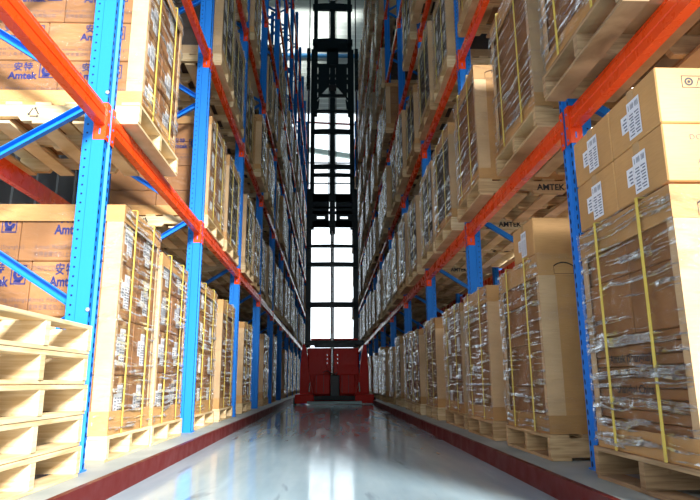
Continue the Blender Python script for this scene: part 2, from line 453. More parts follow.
def rows_for(kind, h):
    if kind == 'sheet': return [.045]*11+[(h-.5)/2-.0]*2 if h > .9 else [.05]*int(h/.05)
    if kind == 'sleeve': return [h/4]*4
    return [h/4]*4
def build_load(kind, w, h, near, cm, pm, fm, seed, strap_y=None):
    """returns an Empty with its parts; local origin at the middle of the load's underside"""
    rnd = random.Random(seed); d = LD
    r = empty('wrapped_carton_load')
    rows = rows_for(kind, h-.012); tot = sum(rows); rows = [q*(h-.012)/tot for q in rows]
    if kind == 'carton' and seed: rows = [rows[0]+.045]+rows[1:3]+[rows[3]-.045]
    z = .0; allb = MB(); k = 0
    for ri, rh in enumerate(rows):
        thin = rh < .08
        ny = 1 if thin else 2; nx = 1 if thin else 2
        for iy in range(ny):
            for ix in range(nx):
                gy = (w-.014)/ny; fr_ = 1 if thin else ((.55 if ri % 2 else .47) if ix == 0 else (.45 if ri % 2 else .53))
                gx = (d-.02)*fr_; x0, y0 = -(d-.02)/2+(0 if ix == 0 else (d-.02)-gx), -(w-.014)/2+iy*gy
                jit = rnd.random()*.006
                bx = (x0+.002+(jit if ix == 0 else 0), x0+gx-.002, y0+.003, y0+gy-.003, z+.0015, z+rh-.0015)
                if near and not thin:
                    mb = MB(); mb.bev(*[v - c for v, c in zip(bx, (x0+gx/2,)*2+(y0+gy/2,)*2+(z,)*2)], b=.005)
                    # tape along the top seam folded over the aisle face
                    o = ob('carton', mb.mesh('carton', cm), r, (x0+gx/2, y0+gy/2, z))
                    if ix == 0 and kind == 'carton':
                        lb = ob('shipping_label', LAB, o, (bx[0]-(x0+gx/2)-.0012, 0.02*rnd.uniform(-1, 1), rh*.5))
                        tp = MB(); tp.box(-.0008, 0, -.024, .024, rh*.76, rh-.004)
                        ob('tape', tp.mesh('tape', K_TAPE), o, (bx[0]-(x0+gx/2)-.0002, 0, 0))
                else: allb.bev(*bx, b=.004)
        z += rh
    if allb.v:
        o = ob('carton_stack' if kind != 'sheet' else 'sheet_stack', allb.mesh('carton_stack', cm), r)
        if not near and kind == 'carton':
            lm = MB()
            for ri in range(4):
                for iy in (-1, 1):
                    y = iy*w/4; zz = (ri+.5)*h/4
                    x = -d/2+.0085
                    lm.add([(x, y-.05, zz-.07), (x, y+.06, zz-.07), (x, y+.06, zz+.07), (x, y-.05, zz+.07)], [(3,2,1,0)])
            ob('shipping_labels', lm.mesh('shipping_labels', WHITE_L), o)['kind'] = 'stuff'
    if kind in ('sleeve', 'sheet'):
        for sy in (-1, 1):
            mb = MB(); y = sy*(w/2-.003); mb.box(-d/2+.005, d/2-.005, min(y, y+sy*.005), max(y, y+sy*.005), .002, h-.01)
            ob('end_panel', mb.mesh('end_panel', pm), r)
    for ci in range(4): ob('corner_board', corner_mesh(w, h-.005, d, ci, K_PALE), r)
    lid = ob('lid', tray_mesh('lid', w, h-(.08 if kind == 'carton' else .13), h, d, True, pm), r)
    if kind != 'carton': ob('hand_hold', handle_mesh(w), lid, (0, 0, h-.075))
    ob('base_tray', tray_mesh('base_tray', w, .0, .10, d, False, pm, .004), r)
    for y in (strap_y or (-.19*w/.8, .20*w/.8)): ob('strap', strap_mesh(y, w, h, d), r)
    ob('film', film_mesh(w, h, d, seed, fm), r)
    return r

# ------------------------------------------------------------------ the racks
XF = {1: 1.306, -1: 1.237}; Y0 = {1: 3.02, -1: 3.13}; BL = 2.45
ZT = {1: 2.00, -1: 2.045}; DZ = 1.83; RD = 1.05       # beam tops, level pitch, rack depth
NB = 12; TOP = 14.4
SIDE = {1: 'right', -1: 'left'}
BAY = {-1: 'nearest cut-off bay', 0: 'first full bay', 1: 'second full bay', 2: 'third full bay', 3: 'fourth full bay', 4: 'fifth full bay',
       5: 'sixth full bay', 6: 'seventh full bay', 7: 'eighth full bay', 8: 'ninth full bay',
       9: 'tenth full bay', 10: 'eleventh full bay', 11: 'twelfth full bay'}
LEV = ['floor level', 'first shelf', 'second shelf', 'third shelf', 'fourth shelf', 'fifth shelf', 'sixth shelf', 'seventh shelf']
ORD = ['first', 'second', 'third', 'fourth', 'fifth', 'sixth', 'seventh', 'eighth', 'ninth', 'tenth', 'eleventh', 'twelfth', 'thirteenth', 'fourteenth']
def ztop(s, n): return ZT[s]+DZ*(n-1) if n else .1

PLOT = [(0, -.062), (.066, -.062), (.072, -.052), (.120, -.052), (.120, .052), (.072, .052), (.066, .062), (0, .062), (0, .030), (.014, .022), (.014, -.022), (0, -.030)]
mb = MB(); mb.prism(PLOT, 0, TOP-.1); POST = mb.mesh('post', BLUE)
mb = MB(); mb.box(-.01, .13, -.07, .07, 0, .008)
for x, y in ((.0, -.063), (.12, .063)): mb.cyl((x, y, .008), (x, y, .02), .006, 6, 1)
FOOT = mb.mesh('foot_plate', BLUE_P, ZINC)
def brace_mesh(p, q):
    # light C channel between two points in the XZ plane of the frame
    p, q = Vector(p), Vector(q); L = (q-p).length; d = (q-p).normalized(); n = Vector((-d.z, 0, d.x))
    M = Matrix((d, Vector((0, 1, 0)), n)).transposed().to_4x4(); M.translation = p
    mb = MB()
    mb.box(0, L, -.018, -.015, -.022, .022, 0, M); mb.box(0, L, -.015, .018, -.022, -.019, 0, M); mb.box(0, L, -.015, .018, .019, .022, 0, M)
    return mb.mesh('brace', BLUE_P)
zz = [.295+.605*i for i in range(23)]
BR = []
for i, z in enumerate(zz[:-1]):
    a, b = (RD-.05, z), (.05, zz[i+1])
    if i % 2: a, b = (.05, z), (RD-.05, zz[i+1])
    BR.append((z-.1, brace_mesh((a[0], 0, a[1]-.1), (b[0], 0, b[1]-.1))))
HB = brace_mesh((.05, 0, .08), (RD-.05, 0, .08))
mb = MB(); mb.cyl((.05, -.0685, 0), (.05, -.062, 0), .011, 8); BOLT = mb.mesh('bolt', ZINC)
def frame(s, k, xf=None, label=None, zmax=TOP, group=None):
    y = Y0[s]+BL*k; xf = xf or XF[s]
    r = empty('rack_upright_frame', (s*xf, y, .1), 0 if s > 0 else PI)
    ob('post', POST, r); p2 = ob('post', POST, r, (RD, 0, 0)); p2.rotation_euler.z = PI
    ob('foot_plate', FOOT, r, (0, 0, 0)); f2 = ob('foot_plate', FOOT, r, (RD, 0, 0)); f2.rotation_euler.z = PI
    ob('brace', HB, r)
    ymax = .53+.75*y+1
    for z, me in BR:
        if z < max(ymax, 2.5): ob('brace', me, r)
    if k == 0:
        for i, z in enumerate(zz):
            if i % 2 and z < 4: ob('bolt', BOLT, r, (.052, 0 if s > 0 else 0, z-.1)).rotation_euler.z = 0 if s > 0 else PI
    tag(r, label or 'blue perforated upright frame, %s from the camera, %s rack' % (ORD[k+1], SIDE[s]), 'rack upright', group or 'blue upright frames of the %s rack' % SIDE[s])
    return r
# beam: stepped box section; local x = 0 is the aisle face, z = 0 the underside, y along the bay
BLn = BL-.124-.006
mb = MB(); prof = [(0, 0), (.05, 0), (.05, .128), (.016, .128), (.014, .112), (.004, .096), (.0, .092), (0, .054), (.004, .050), (.004, .044), (0, .040)]
mb.prism(prof, -BLn/2, BLn/2, 'y'); BEAM = mb.mesh('rack_beam', ORANGE)
def endplate(e):
    mb = MB(); y = e*(BLn/2); s0 = sorted((y, y+e*.003))
    mb.box(-.004, .062, s0[0], s0[1], -.085, .132)
    s1 = sorted((y+e*.003, y+e*.05)); mb.box(-.0075, -.0045, s1[0], s1[1], -.085, .132)
    for z in (-.06, .01, .09): mb.cyl((-.0076, y+e*.028, z), (-.0095, y+e*.028, z), .007, 8, 1)
    s2 = (y-e*.0008, y)
    s2 = sorted(s2); mb.box(.022, .030, s2[0], s2[1], -.055, -.02, 1)
    return mb.mesh('end_plate', ORANGE, BLUE_P)
EP = {e: endplate(e) for e in (-1, 1)}
def beam(s, k, n, rear=False, xf=None, label=None, group=None):
    xf = xf or XF[s]
    y = Y0[s]+BL*(k+.5); z = ztop(s, n)-.128
    if rear:
        r = ob('rack_beam', BEAM, None, (s*(xf+RD), y, z)); r.rotation_euler.z = PI if s > 0 else 0
    else:
        r = ob('rack_beam', BEAM, None, (s*xf, y, z)); r.rotation_euler.z = 0 if s > 0 else PI
    for e in (-1, 1): ob('end_plate', EP[e], r)
    where = 'far edge' if rear else 'aisle edge'
    tag(r, label or 'orange-red beam, %s of %s, %s, %s rack' % (where, LEV[n], BAY[k], SIDE[s]), 'shelf beam',
        group or 'orange beams of the %s rack' % SIDE[s])
    return r
for s in (-1, 1):
    for k in range(-1 if s < 0 else -1, NB+1):
        frame(s, k)
    for k in range(-1, NB):
        y0, y1 = Y0[s]+BL*k, Y0[s]+BL*(k+1)
        for n in range(1, 8):
            z = ztop(s, n)
            xa, xb = sorted((s*XF[s], s*(XF[s]+.06)))
            if seen(xa, xb, y0+.06, y1-.06, z-.13, z): beam(s, k, n)
            xa, xb = sorted((s*(XF[s]+RD-.06), s*(XF[s]+RD)))
            if seen(xa, xb, y0+.06, y1-.06, z-.13, z): beam(s, k, n, True)

# ------------------------------------------------------------------ filling the racks
PROTO = {}
def proto(kind, cm, pm, fm, near, seed):
    key = (kind, cm.name, pm.name, fm.name, near, seed)
    if key not in PROTO:
        PROTO[key] = [build_load(kind, .80, 1.03, near, cm, pm, fm, seed), False]
    e = PROTO[key]
    if not e[1]: e[1] = True; return e[0]
    return copy_tree(e[0])
KW = {'carton': 'stacked cartons with white labels', 'sleeve': 'plain cardboard sleeve', 'sheet': 'layered cardboard sheets'}
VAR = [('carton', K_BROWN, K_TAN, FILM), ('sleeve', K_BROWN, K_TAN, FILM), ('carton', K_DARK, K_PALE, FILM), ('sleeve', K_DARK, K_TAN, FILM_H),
       ('carton', K_RED, K_TAN, FILM_H), ('sleeve', K_DARK, K_PALE, FILM), ('sheet', K_BROWN, K_TAN, FILM), ('carton', K_BROWN, K_TAN, FILM_GLINT)]
CN = {K_BROWN.name: 'brown', K_DARK.name: 'dark', K_RED.name: 'russet', K_TAN.name: 'tan', K_PALE.name: 'pale'}
placed = {}
def place(s, k, n, slot, yc, w, var, near, h=1.03, x=None, seed=None, pw=None, wood_m=None, load=True, who=None):
    x = x if x is not None else 1.215
    z = ztop(s, n)
    pw = pw or w+.06
    kind, cm, pm, fm = VAR[var]
    seed = seed if seed is not None else (k*5+n*3+(slot == 'far')*2) % 4
    where = '%s one of %s, %s, %s rack' % ('nearer' if slot == 'near' else 'farther', BAY[k], LEV[n], SIDE[s])
    wm = wood_m or (W_PALE, W_TAN, W_PALE)[(k+n+(slot == 'far')) % 3]
    p = pallet(s*(x+PD/2), yc, z, pw, s, wm, near, ('%s pallet, ' % {W_PALE.name: 'pale wooden', W_TAN.name: 'tan wooden', W_OLD.name: 'weathered wooden'}[wm.name])+where, 'pallets on the %s rack' % SIDE[s])
    if load:
        r = proto(kind, cm, pm, fm, near, seed)
        r.location = (s*(x+.012+LD/2+.005), yc, z+PH+.001); r.rotation_euler = (0, 0, 0 if s > 0 else PI)
        r.scale = (1, w/.80, h/1.03)
        tag(r, 'film-wrapped %s carton load, %s' % (CN[cm.name], where), 'carton load', 'wrapped loads on the %s rack' % SIDE[s])
        placed[s, k, n, slot] = (r, z+PH+h)
        return r
FLOOR = {1: {-1: [('far', 2.40, .78)], 0: [('near', 3.80, .78), ('far', 4.97, .79)], 1: [('near', 6.07, .86), ('far', 7.36, .78)],
             2: [('near', 8.47, .8), ('far', 9.58, .9)], 3: [('near', 11.05, .8), ('far', 12.2, .85)]},
         -1: {0: [('near', 3.92, .77), ('far', 4.80, .80)], 1: [('near', 6.15, .9), ('far', 7.42, .86)],
              2: [('far', 9.2, .95)], 3: [('far', 11.9, .9)], 4: [('near', 13.7, .85)], 5: [('far', 17.2, .9)]}}
EMPTY = {(1, 2, 3, 'far'), (1, 3, 3, 'near'), (1, 2, 4, 'far'), (1, 3, 4, 'near'), (1, 3, 4, 'far'), (1, 3, 5, 'near'), (1, 3, 5, 'far'),
         (-1, 0, 1, 'far'), (-1, 2, 3, 'far'), (-1, 3, 4, 'near'), (-1, 3, 4, 'far'), (-1, 0, 2, 'far'), (-1, 2, 4, 'far'), (1, -1, 2, 'far')}
for k in range(3, NB):
    for n in (5, 6, 7): EMPTY |= {(-1, k, n, 'near'), (-1, k, n, 'far')}
rng = random.Random(21)
for s in (-1, 1):
    for k in range(-1, NB):
        for n in range(0, 8):
            if n == 0 and k in FLOOR[s]: sl = FLOOR[s][k]
            elif n == 0: sl = [('near', Y0[s]+BL*k+.68, .84), ('far', Y0[s]+BL*k+1.78, .84)] if k > 3 or s > 0 else []
            else:
                sl = [('near', Y0[s]+BL*k+.68, .88), ('far', Y0[s]+BL*k+1.76, .88)]
            if s < 0 and k == -1: sl = []
            if s > 0 and k == -1 and n == 1: sl = [('far', 2.47, .80)]
            elif s > 0 and k == -1 and n: sl = []
            if s > 0 and k == 0 and n == 1: sl = [('near', 3.66, .80), ('far', 4.95, .78)]
            if s < 0 and k == 0 and n == 1: sl = [('near', 3.80, .80)]
            for slot, yc, w in sl:
                if (s, k, n, slot) in EMPTY: continue
                if k > 8 and (n == 0 or n > 5): continue
                j1, j2, j3, vi = rng.uniform(-.04, .04), rng.uniform(-.02, .03), rng.uniform(-.12, .10), rng.randrange(6)
                z = ztop(s, n)
                xa, xb = sorted((s*1.2, s*2.3))
                if not seen(xa, xb, yc-w/2, yc+w/2, z, z+1.3, 2): continue
                near = k <= 0 and n <= 1
                h = (.985 if k == -1 and n == 0 else 1.03) if s > 0 else ((1.36 if k == 0 and slot == 'near' else 1.25) if n == 0 else 1.08)
                x = 1.215
                if n == 0: vi = {1: {(-1, 'far'): 6, (0, 'near'): 1, (0, 'far'): 1, (1, 'near'): 0, (1, 'far'): 1}, -1: {(0, 'near'): 7, (0, 'far'): 7, (1, 'near'): 7}}[s].get((k, slot), [1, 4, 0, 1, 4, 3][vi])
                elif k <= 0: vi = 0 if s < 0 else 1
                if not near or n > 0: x += j2
                if n > 1 or k > 1: yc += j1; h += j3; w *= rng.uniform(.86, 1.03); x += rng.uniform(-.05, .04)
                if n > 0 and k > 0: vi = {0: 2, 1: 3, 2: 2, 3: 3, 4: 5, 5: 0}[vi]  # higher shelves get mostly dark cartons, shade put into their colour
                if s < 0 and n == 0: x = 1.245
                if s < 0 and k == 0 and n == 1: x = 1.15
                if s < 0 and k == 1 and n == 1 and slot == 'near': vi = 0
                if s > 0 and k == -1 and n == 1: x = 1.15
                old = W_PALE if s < 0 else (W_TAN if n != 1 else W_TAN)
                wm = W_PALE if s < 0 and k < 2 else (W_OLD if (s > 0 and k == -1) else None)
                if s > 0 and k == 0: wm = W_TAN
                place(s, k, n, slot, yc, w, vi, near, h, x, wood_m=wm, pw=(.92 if (s < 0 and k == 0 and n == 1) else None))
# the right-hand neighbour: a rack back to back, seen through the empty cells
for k in range(2, 7):
    frame(1, k, XF[1]+RD+.12, 'blue upright frame, %s of the back-to-back rack behind the right rack' % ORD[k-2], group='upright frames of the rack behind')
for k in range(2, 6):
    for n in (3, 4, 5):
        for rear in (False, True):
            b = beam(1, k, n, rear, XF[1]+RD+.12, 'orange beam, %s side, %s, %s, rack behind right rack' % ('far' if rear else 'near', LEV[n], BAY[k]), 'beams of the rack behind')
        for slot, yc in (('near', Y0[1]+BL*k+.68), ('far', Y0[1]+BL*k+1.76)):
            xa = XF[1]+RD+.10
            z = ztop(1, n)
            pallet(xa+PD/2, yc, z, .92, 1, W_TAN, False, 'tan pallet, %s one of %s, %s, rack behind right rack' % (slot, BAY[k], LEV[n]), 'pallets on the rack behind')
            kind, cm, pm, fm = VAR[0]
            r = proto('carton', K_BROWN, K_TAN, FILM, False, 1); r.location = (xa+PD/2, yc, z+PH+.001); r.scale = (1, 1.07, .98)
            tag(r, 'brown carton load, %s one of %s, %s, rack behind right rack' % (slot, BAY[k], LEV[n]), 'carton load', 'loads on the rack behind')

# prints on the near loads, on the end that faces the camera
def printed(load, s, cx, zc, big=True, code=True):
    """maker's print on a carton end; load-local coordinates, camera end is -y for the right rack and +y for the left"""
    w = .8; face, sy = ('-y', -1) if s > 0 else ('+y', 1)
    y = sy*(w/2-.0035-.0055) if True else 0
    y = sy*(w/2-.0084)
    u = 1 if s > 0 else -1       # screen right in local x
    z = zc
    text_part('printed_name', load, 'Amtek', .062, INK_B, (cx-u*.06, y, z+.015), face, .0022)
    text_part('printed_characters', load, '安特', .058, INK_B, (cx-u*.035, y, z+.072), face, .001, 1.15)
    text_part('printed_company', load, 'Amtek MetalForming (Shanghai)', .027, INK_G, (cx-u*.17, y, z-.055), face, 0, 1.25)
    text_part('printed_company', load, '安特金属成形(上海)有限公司', .027, INK_G, (cx-u*.17, y, z-.090), face, 0, 1.1)
    if code: text_part('printed_code', load, 'D90CC004', .034, INK_G, (cx-u*.17, y, z+.085), face, 0, 1.1)
for key in ((-1, 0, 0, 'near'), (-1, 0, 1, 'near'), (-1, 1, 1, 'near'), (-1, 1, 2, 'near')):
    if key in placed:
        L = placed[key][0]
        hs = 1.03/4; up = .0 if key[2] == 0 else .045
        for ri in range(4):
            if key[1] == 1 and ri != 2: continue
            ea, eb = -.55+.06, -.55+1.10*(.55 if ri % 2 else .47)      # right-hand edges (as seen) of the two cartons
            for cx in ((ea+.28, eb+.24) if key[1] == 0 else (ea+.28,)):
                printed(L, -1, cx, hs*(ri+.5)-.01+up if ri < 3 else hs*3.5-.025, code=(ri % 2 == 0))
                e = ob('printed_emblem', EMB, L, (cx-.125, .8/2-.0088, hs*(ri+.5)+.012+up if ri < 3 else hs*3.5-.005)); e.rotation_euler.z = PI
# faint print and handling marks on the plain sleeves of the right rack
for key in ((1, -1, 0, 'far'), (1, 0, 0, 'near'), (1, 0, 0, 'far'), (1, 0, 1, 'near'), (1, 0, 1, 'far')):
    if key in placed:
        L = placed[key][0]
        m_ = MB(); rectline(m_, 0, .11, 0, .22, .003)
        e = ob('printed_frame', m_.mesh('printed_frame', INK_G), L, (-.18, -.8/2-.0032, .45))
        m_ = MB(); m_.add([(0, 0, 0), (.09, 0, 0), (.09, 0, .09), (0, 0, .09)], [(0, 1, 2, 3)])
        ob('paper_label', m_.mesh('paper_label', WHITE_L), L, (-.19, -.8/2-.0034, .66))
L = placed[1, -1, 0, 'far'][0]
for i, tx in enumerate(('Amtek (Shanghai)', 'MetalForming Co.', 'Shanghai China')):
    text_part('printed_company', L, tx, .05, INK, (-LD/2-.006, .20-i*.02, .38-i*.065), '-x', .001)
# print on pallets: black stencils on the ends that face the camera
for s, x, y, z, tx in ((1, 1.215, 3.80, .1, 'tri'), (-1, 1.15, 3.80, 2.045, 'tri'), (1, 1.215, 4.95, 2.0, 'AMTEK'), (-1, 1.215, Y0[-1]+BL+.68, 2.045, 'tri')):
    for o in list(C.objects):
        if o.get('category') == 'pallet' and abs(o.location.y-y) < .06 and abs(o.location.z-z) < .01 and o.location.x*s > 0:
            yy = min((Vector(c).y for ch in (list(o.children) or [o]) if ch.type == 'MESH' and (ch.name.startswith('stringer') or ch is o) for c in ch.bound_box))-.0012
            if tx == 'tri': ob('printed_mark', TRI, o, (-.25 if s > 0 else -.05, yy-.006 if not o.children else yy, .068))
            else: text_part('printed_stencil', o, 'AMTEK', .07, INK, (-.1, yy, .045), '-y', .002)
            break
for k, slot in ((1, .68), (1, 1.76), (2, .68)):
    for o in list(C.objects):
        if o.get('category') == 'pallet' and abs(o.location.y-(Y0[1]+BL*k+slot)) < .07 and abs(o.location.z-2.0) < .01 and 0 < o.location.x < 2.2:
            text_part('printed_stencil', o, 'AMTEK', .07, INK, (-.1, -.478, .04), '-y', .002); break

# ------------------------------------------------------------------ stack of five empty pallets, left
for i in range(5):
    pallet(-1.185-PD/2+random.uniform(-.006, .006), 2.54+(.004, -.005, .006, -.003, 0)[i], .1+i*.1425, .93, -1, W_PALE, True,
           'empty pale pine pallet, %s of the five in the near left stack' % ('lowest', 'second from bottom', 'middle one', 'second from top', 'topmost')[i], 'empty pallets in a stack')

# ------------------------------------------------------------------ loose cartons on top of right-hand loads
def loose(x, y, z, lx, ly, lz, label, group, front=True, rz=0, marks=0):
    r = empty('cardboard_carton', (x, y, z), rz)
    mb = MB(); mb.bev(-lx/2, lx/2, -ly/2, ly/2, 0, lz, .005); ob('box', mb.mesh('box', K_TAN), r)
    mb = MB(); mb.box(-lx/2-.001, lx/2+.001, -.025, .025, lz, lz+.001)
    mb.box(-lx/2-.001, -lx/2, -.025, .025, lz-.07, lz); mb.box(lx/2, lx/2+.001, -.025, .025, lz-.07, lz)
    ob('tape', mb.mesh('tape', K_TAPE), r)
    if front: ob('shipping_label', LAB, r, (-lx/2-.0015, -.01, lz*.42))
    if marks & 1: ob('printed_marks', HAND, r, (-lx/2+.10, -ly/2-.0012, lz-.085))
    if marks & 2:
        text_part('printed_code', r, 'DCCC0013', .03, INK_G, (-lx/2+.10, -ly/2-.0012, lz*.72), '-y', 0, 1.15)
        text_part('printed_name', r, 'AMTEK', .032, INK_G, (-lx/2+.12, -ly/2-.0012, lz*.30), '-y', 0, 1.15)
        text_part('printed_company', r, '安特金属成形', .028, INK_G, (-lx/2+.12, -ly/2-.0012, lz*.14), '-y', 0, 1.0)
    tag(r, label, 'carton', group)
    return r
zt = placed[1, -1, 0, 'far'][1]+.0165
CZ = .228
g = 'loose cartons on the nearest right load'
for lay in range(2):
    for iy in range(2):
        for ix in range(2):
            x = 1.235+.27+ix*.55; y = 2.40-.192+iy*.388
            la = '%s cardboard carton, %s row, %s, on the nearest right-hand wrapped load' % (('lower', 'upper')[lay], ('nearer', 'farther')[iy], ('aisle side', 'wall side')[ix])
            loose(x, y, zt+lay*(CZ+.003), .54, .382, CZ, la, g, ix == 0, 0, (2, 1)[lay] if iy == 0 and ix == 0 else 0)
if (1, 0, 0, 'near') in placed:
    zt = placed[1, 0, 0, 'near'][1]+.0165
    loose(1.53, 3.70, zt, .56, .40, .235, 'single cardboard carton on top of the second right-hand wrapped load', None)

# ------------------------------------------------------------------ lift truck
T = empty('lift_truck', (.11, 15.2, 0))
tag(T, 'red narrow-aisle lift truck with tall black mast at the far end of the aisle', 'lift truck')
def tp(name, mb, *mats, parent=None): return ob(name, mb.mesh(name, *mats), parent or T)
mb = MB(); mb.bev(-.68, .62, .05, 1.9, .03, 1.38, .02); tp('body', mb, RED_T)
mb = MB(); mb.bev(-.66, .60, .0, .05, .70, 1.37, .01); mb.bev(-.20, .10, -.03, .0, .74, 1.36, .006); tp('front_panel', mb, RED_T)
mb = MB()
for x in (-.13, .13):
    for z in (1.0, 1.1, 1.2): mb.cyl((x-.05, -.03, z), (x-.05, -.042, z), .012, 8)
tp('rivet', mb, STEEL)
for sx in (-1, 1):     # side arms: narrow at the top, wide at the foot
    mb = MB(); mb.prism([(sx*.86, .15), (sx*.50, .15), (sx*.60, .5), (sx*.70, 1.30), (sx*.74, 1.46), (sx*.80, 1.46), (sx*.85, .9)], -.10, .30, 'y')
    tp('side_arm', mb, RED_T)
    mb = MB(); mb.bev(min(sx*.50, sx*.96), max(sx*.50, sx*.96), -.45, .5, .03, .24, .015); a = tp('outrigger', mb, RED_T)
    mb = MB(); mb.cyl((sx*.92, -.30, .085), (sx*1.0, -.30, .085), .085, 20); mb.cyl((sx*.985, -.30, .085), (sx*1.005, -.30, .085), .04, 12, 1)
    ob('wheel', mb.mesh('wheel', RUBBER, STEEL), a)
for x0, x1 in ((-.50, -.11), (.13, .50)):
    mb = MB(); mb.bev(x0, x1, -.30, -.04, .24, .72, .02); mb.box(x0+.05, x0+.06, -.303, -.30, .28, .70, 1); mb.box(x1-.16, x1-.15, -.303, -.30, .28, .70, 1)
    tp('battery_cover', mb, RED_T, GREY_M)
mb = MB(); mb.bev(-.10, .12, -.36, -.06, .16, .70, .015); mb.bev(-.06, .08, -.38, -.36, .30, .55, .008); tp('drive_unit', mb, GREY_M)
mb = MB(); mb.bev(-.55, .55, -.42, -.30, .10, .20, .01); mb.box(-.30, .30, -.44, -.42, .17, .21); tp('cross_member', mb, RUBBER)
mb = MB(); mb.bev(-.66, .66, -.58, -.36, .012, .085, .01)
for x in (-.34, .30): mb.bev(x, x+.10, -.62, -.56, .03, .07, .006)
tp('fork_plate', mb, mat('worn_galvanised', (.30, .40, .40), .5, .6))
for sx in (-1, 1):
    mb = MB(); mb.cyl((sx*.62, -.26, .3), (sx*.60, -.26, .52), .022, 10); tp('hydraulic_fitting', mb, STEEL)
mb = MB()
pts = [Vector((-.28+.05*i, -.34-.02*math.sin(i*1.3), .76+.045*math.sin(i*.9))) for i in range(8)]
for a, b in zip(pts, pts[1:]): mb.cyl(a, b, .013, 8)
tp('hydraulic_hose', mb, RUBBER)
mb = MB(); mb.bev(-.74, .74, -.14, .06, 1.44, 1.56, .012); mb.bev(-.50, .50, -.20, -.12, 1.38, 1.50, .01); tp('top_crossbar', mb, MAST)
mb = MB(); mb.bev(-.60, .60, .08, .5, 1.57, 1.62, .01); tp('roof_edge', mb, RED_T)
# mast: outer stage to 5.7 m, inner stage above
def rail(x0, x1, y0, y1, z0, z1, name='mast_rail'):
    mb = MB(); t = .022
    mb.box(x0, x1, y0, y0+t, z0, z1); mb.box(x0, x1, y1-t, y1, z0, z1)
    xo = (x0, x0+t) if x0 < 0 else (x1-t, x1); mb.box(xo[0], xo[1], y0+t, y1-t, z0, z1)
    return tp(name, mb, MAST)
rail(-.745, -.615, .13, .30, 1.40, 5.65); rail(.50, .63, .13, .30, 1.40, 5.65)
rail(-.655, -.545, -.04, .12, 4.5, 9.75); rail(.42, .54, -.04, .12, 4.5, 9.75); rail(-.585, -.475, -.14, .02, 7.7, 12.6); rail(.37, .475, -.14, .02, 7.7, 12.6)
for x in (-.705, .60):
    mb = MB(); mb.cyl((x, .0, 5.65), (x, .0, 12.6), .016, 10); tp('guide_rod', mb, RUBBER)
for x in (-.725, .615):
    mb = MB(); mb.cyl((x, -.05, 5.70), (x, -.05, 9.2), .022, 10); tp('lift_cylinder', mb, STEEL)
    mb = MB(); mb.bev(x-.05, x+.05, -.10, .06, 8.5, 9.75, .012)
    for z in (8.6, 8.85, 9.1, 9.35, 9.6): mb.cyl((x-.055, -.11, z), (x+.055, -.11, z), .03, 10)
    tp('chain_anchor', mb, MAST)
mb = MB(); mb.bev(-.13, .02, -.12, .06, 4.35, 12.4, .01); tp('centre_column', mb, MAST)
mb = MB(); mb.cyl((-.15+.0, -.13, 5.0), (-.15, -.13, 12.4), .012, 8); mb.cyl((.04, -.13, 5.0), (.04, -.13, 12.4), .012, 8); tp('lift_chain', mb, RUBBER)
mb = MB(); mb.cyl((-.055, -.08, .6), (-.055, -.08, 4.4), .045, 14); tp('piston_rod', mb, STEEL)
def barz(z, h, x0=-.62, x1=.51, y=-.10):
    mb = MB(); n = 10
    for i in range(n):  # slightly bowed crossbar
        u0, u1 = i/n, (i+1)/n
        d0, d1 = .05*math.sin(u0*PI), .05*math.sin(u1*PI)
        a, b = x0+(x1-x0)*u0, x0+(x1-x0)*u1
        mb.add([(a, y-d0, z), (b, y-d1, z), (b, y-d1, z+h), (a, y-d0, z+h), (a, y+.05, z), (b, y+.05, z), (b, y+.05, z+h), (a, y+.05, z+h)],
               [(0,1,2,3), (7,6,5,4), (3,2,6,7), (0,4,5,1), (0,3,7,4), (1,5,6,2)])
    return tp('mast_crossbar', mb, MAST)
for z, h in ((10.95, .20), (9.83, .20), (7.78, .07), (7.15, .13), (6.14, .12), (5.92, .09)): barz(z, h)
for z, h in ((3.97, .07), (3.46, .11), (2.40, .13)): barz(z, h, -.70, .60)
# upper carriage plate with two rounded windows above and a gabled lower edge
mb = MB(); y0_, y1_ = -.17, -.12
def plate(poly): mb.prism(poly, y0_, y1_, 'y')
plate([(-.48, 9.60), (.37, 9.60), (.49, 9.86), (-.60, 9.86)])
plate([(-.60, 7.8), (-.475, 7.8), (-.475, 9.86), (-.60, 9.86)]); plate([(.365, 7.8), (.49, 7.8), (.49, 9.86), (.365, 9.86)])
plate([(-.22, 9.2), (.11, 9.2), (.11, 9.7), (-.22, 9.7)])
for sx in (-1, 1):
    c = -.055; g = lambda v: c+sx*v
    plate([(g(.40), 8.14), (g(.29), 8.32), (g(.145), 8.50), (g(.10), 8.52), (g(.10), 9.22), (g(.40), 9.22)])
    for za, zb in ((8.14, 8.20), (8.36, 8.46), (8.62, 8.74), (8.82, 8.90), (9.12, 9.24)):
        plate([(g(.40), za), (g(.43), za), (g(.43), zb), (g(.40), zb)])
        if za > 8.5: plate([(g(.07), za), (g(.10), za), (g(.10), zb), (g(.07), zb)])
plate([(-.475, 7.86), (-.475, 8.06), (-.43, 8.14), (-.41, 8.14), (-.44, 7.86)]); plate([(.365, 7.86), (.365, 8.06), (.32, 8.14), (.30, 8.14), (.33, 7.86)])
plate([(-.40, 8.22), (.29, 8.22), (.29, 8.30), (-.40, 8.30)])
tp('carriage_plate', mb, MAST)
mb = MB(); mb.bev(-.16, .05, -.24, -.17, 8.38, 8.55, .01); mb.cyl((-.055, -.25, 8.46), (-.055, -.17, 8.46), .05, 16); tp('pulley_block', mb, RUBBER)
mb = MB()
for x0, x1 in ((-.57, -.15), (.04, .46)):
    mb.box(x0, x1, -.16, -.12, 4.80, 5.42); mb.box(x0, x0+.11, -.16, -.12, 4.73, 4.80); mb.box(x1-.11, x1, -.16, -.12, 4.73, 4.80)
    mb.box(x0, x1, -.16, -.12, 4.50, 4.73)
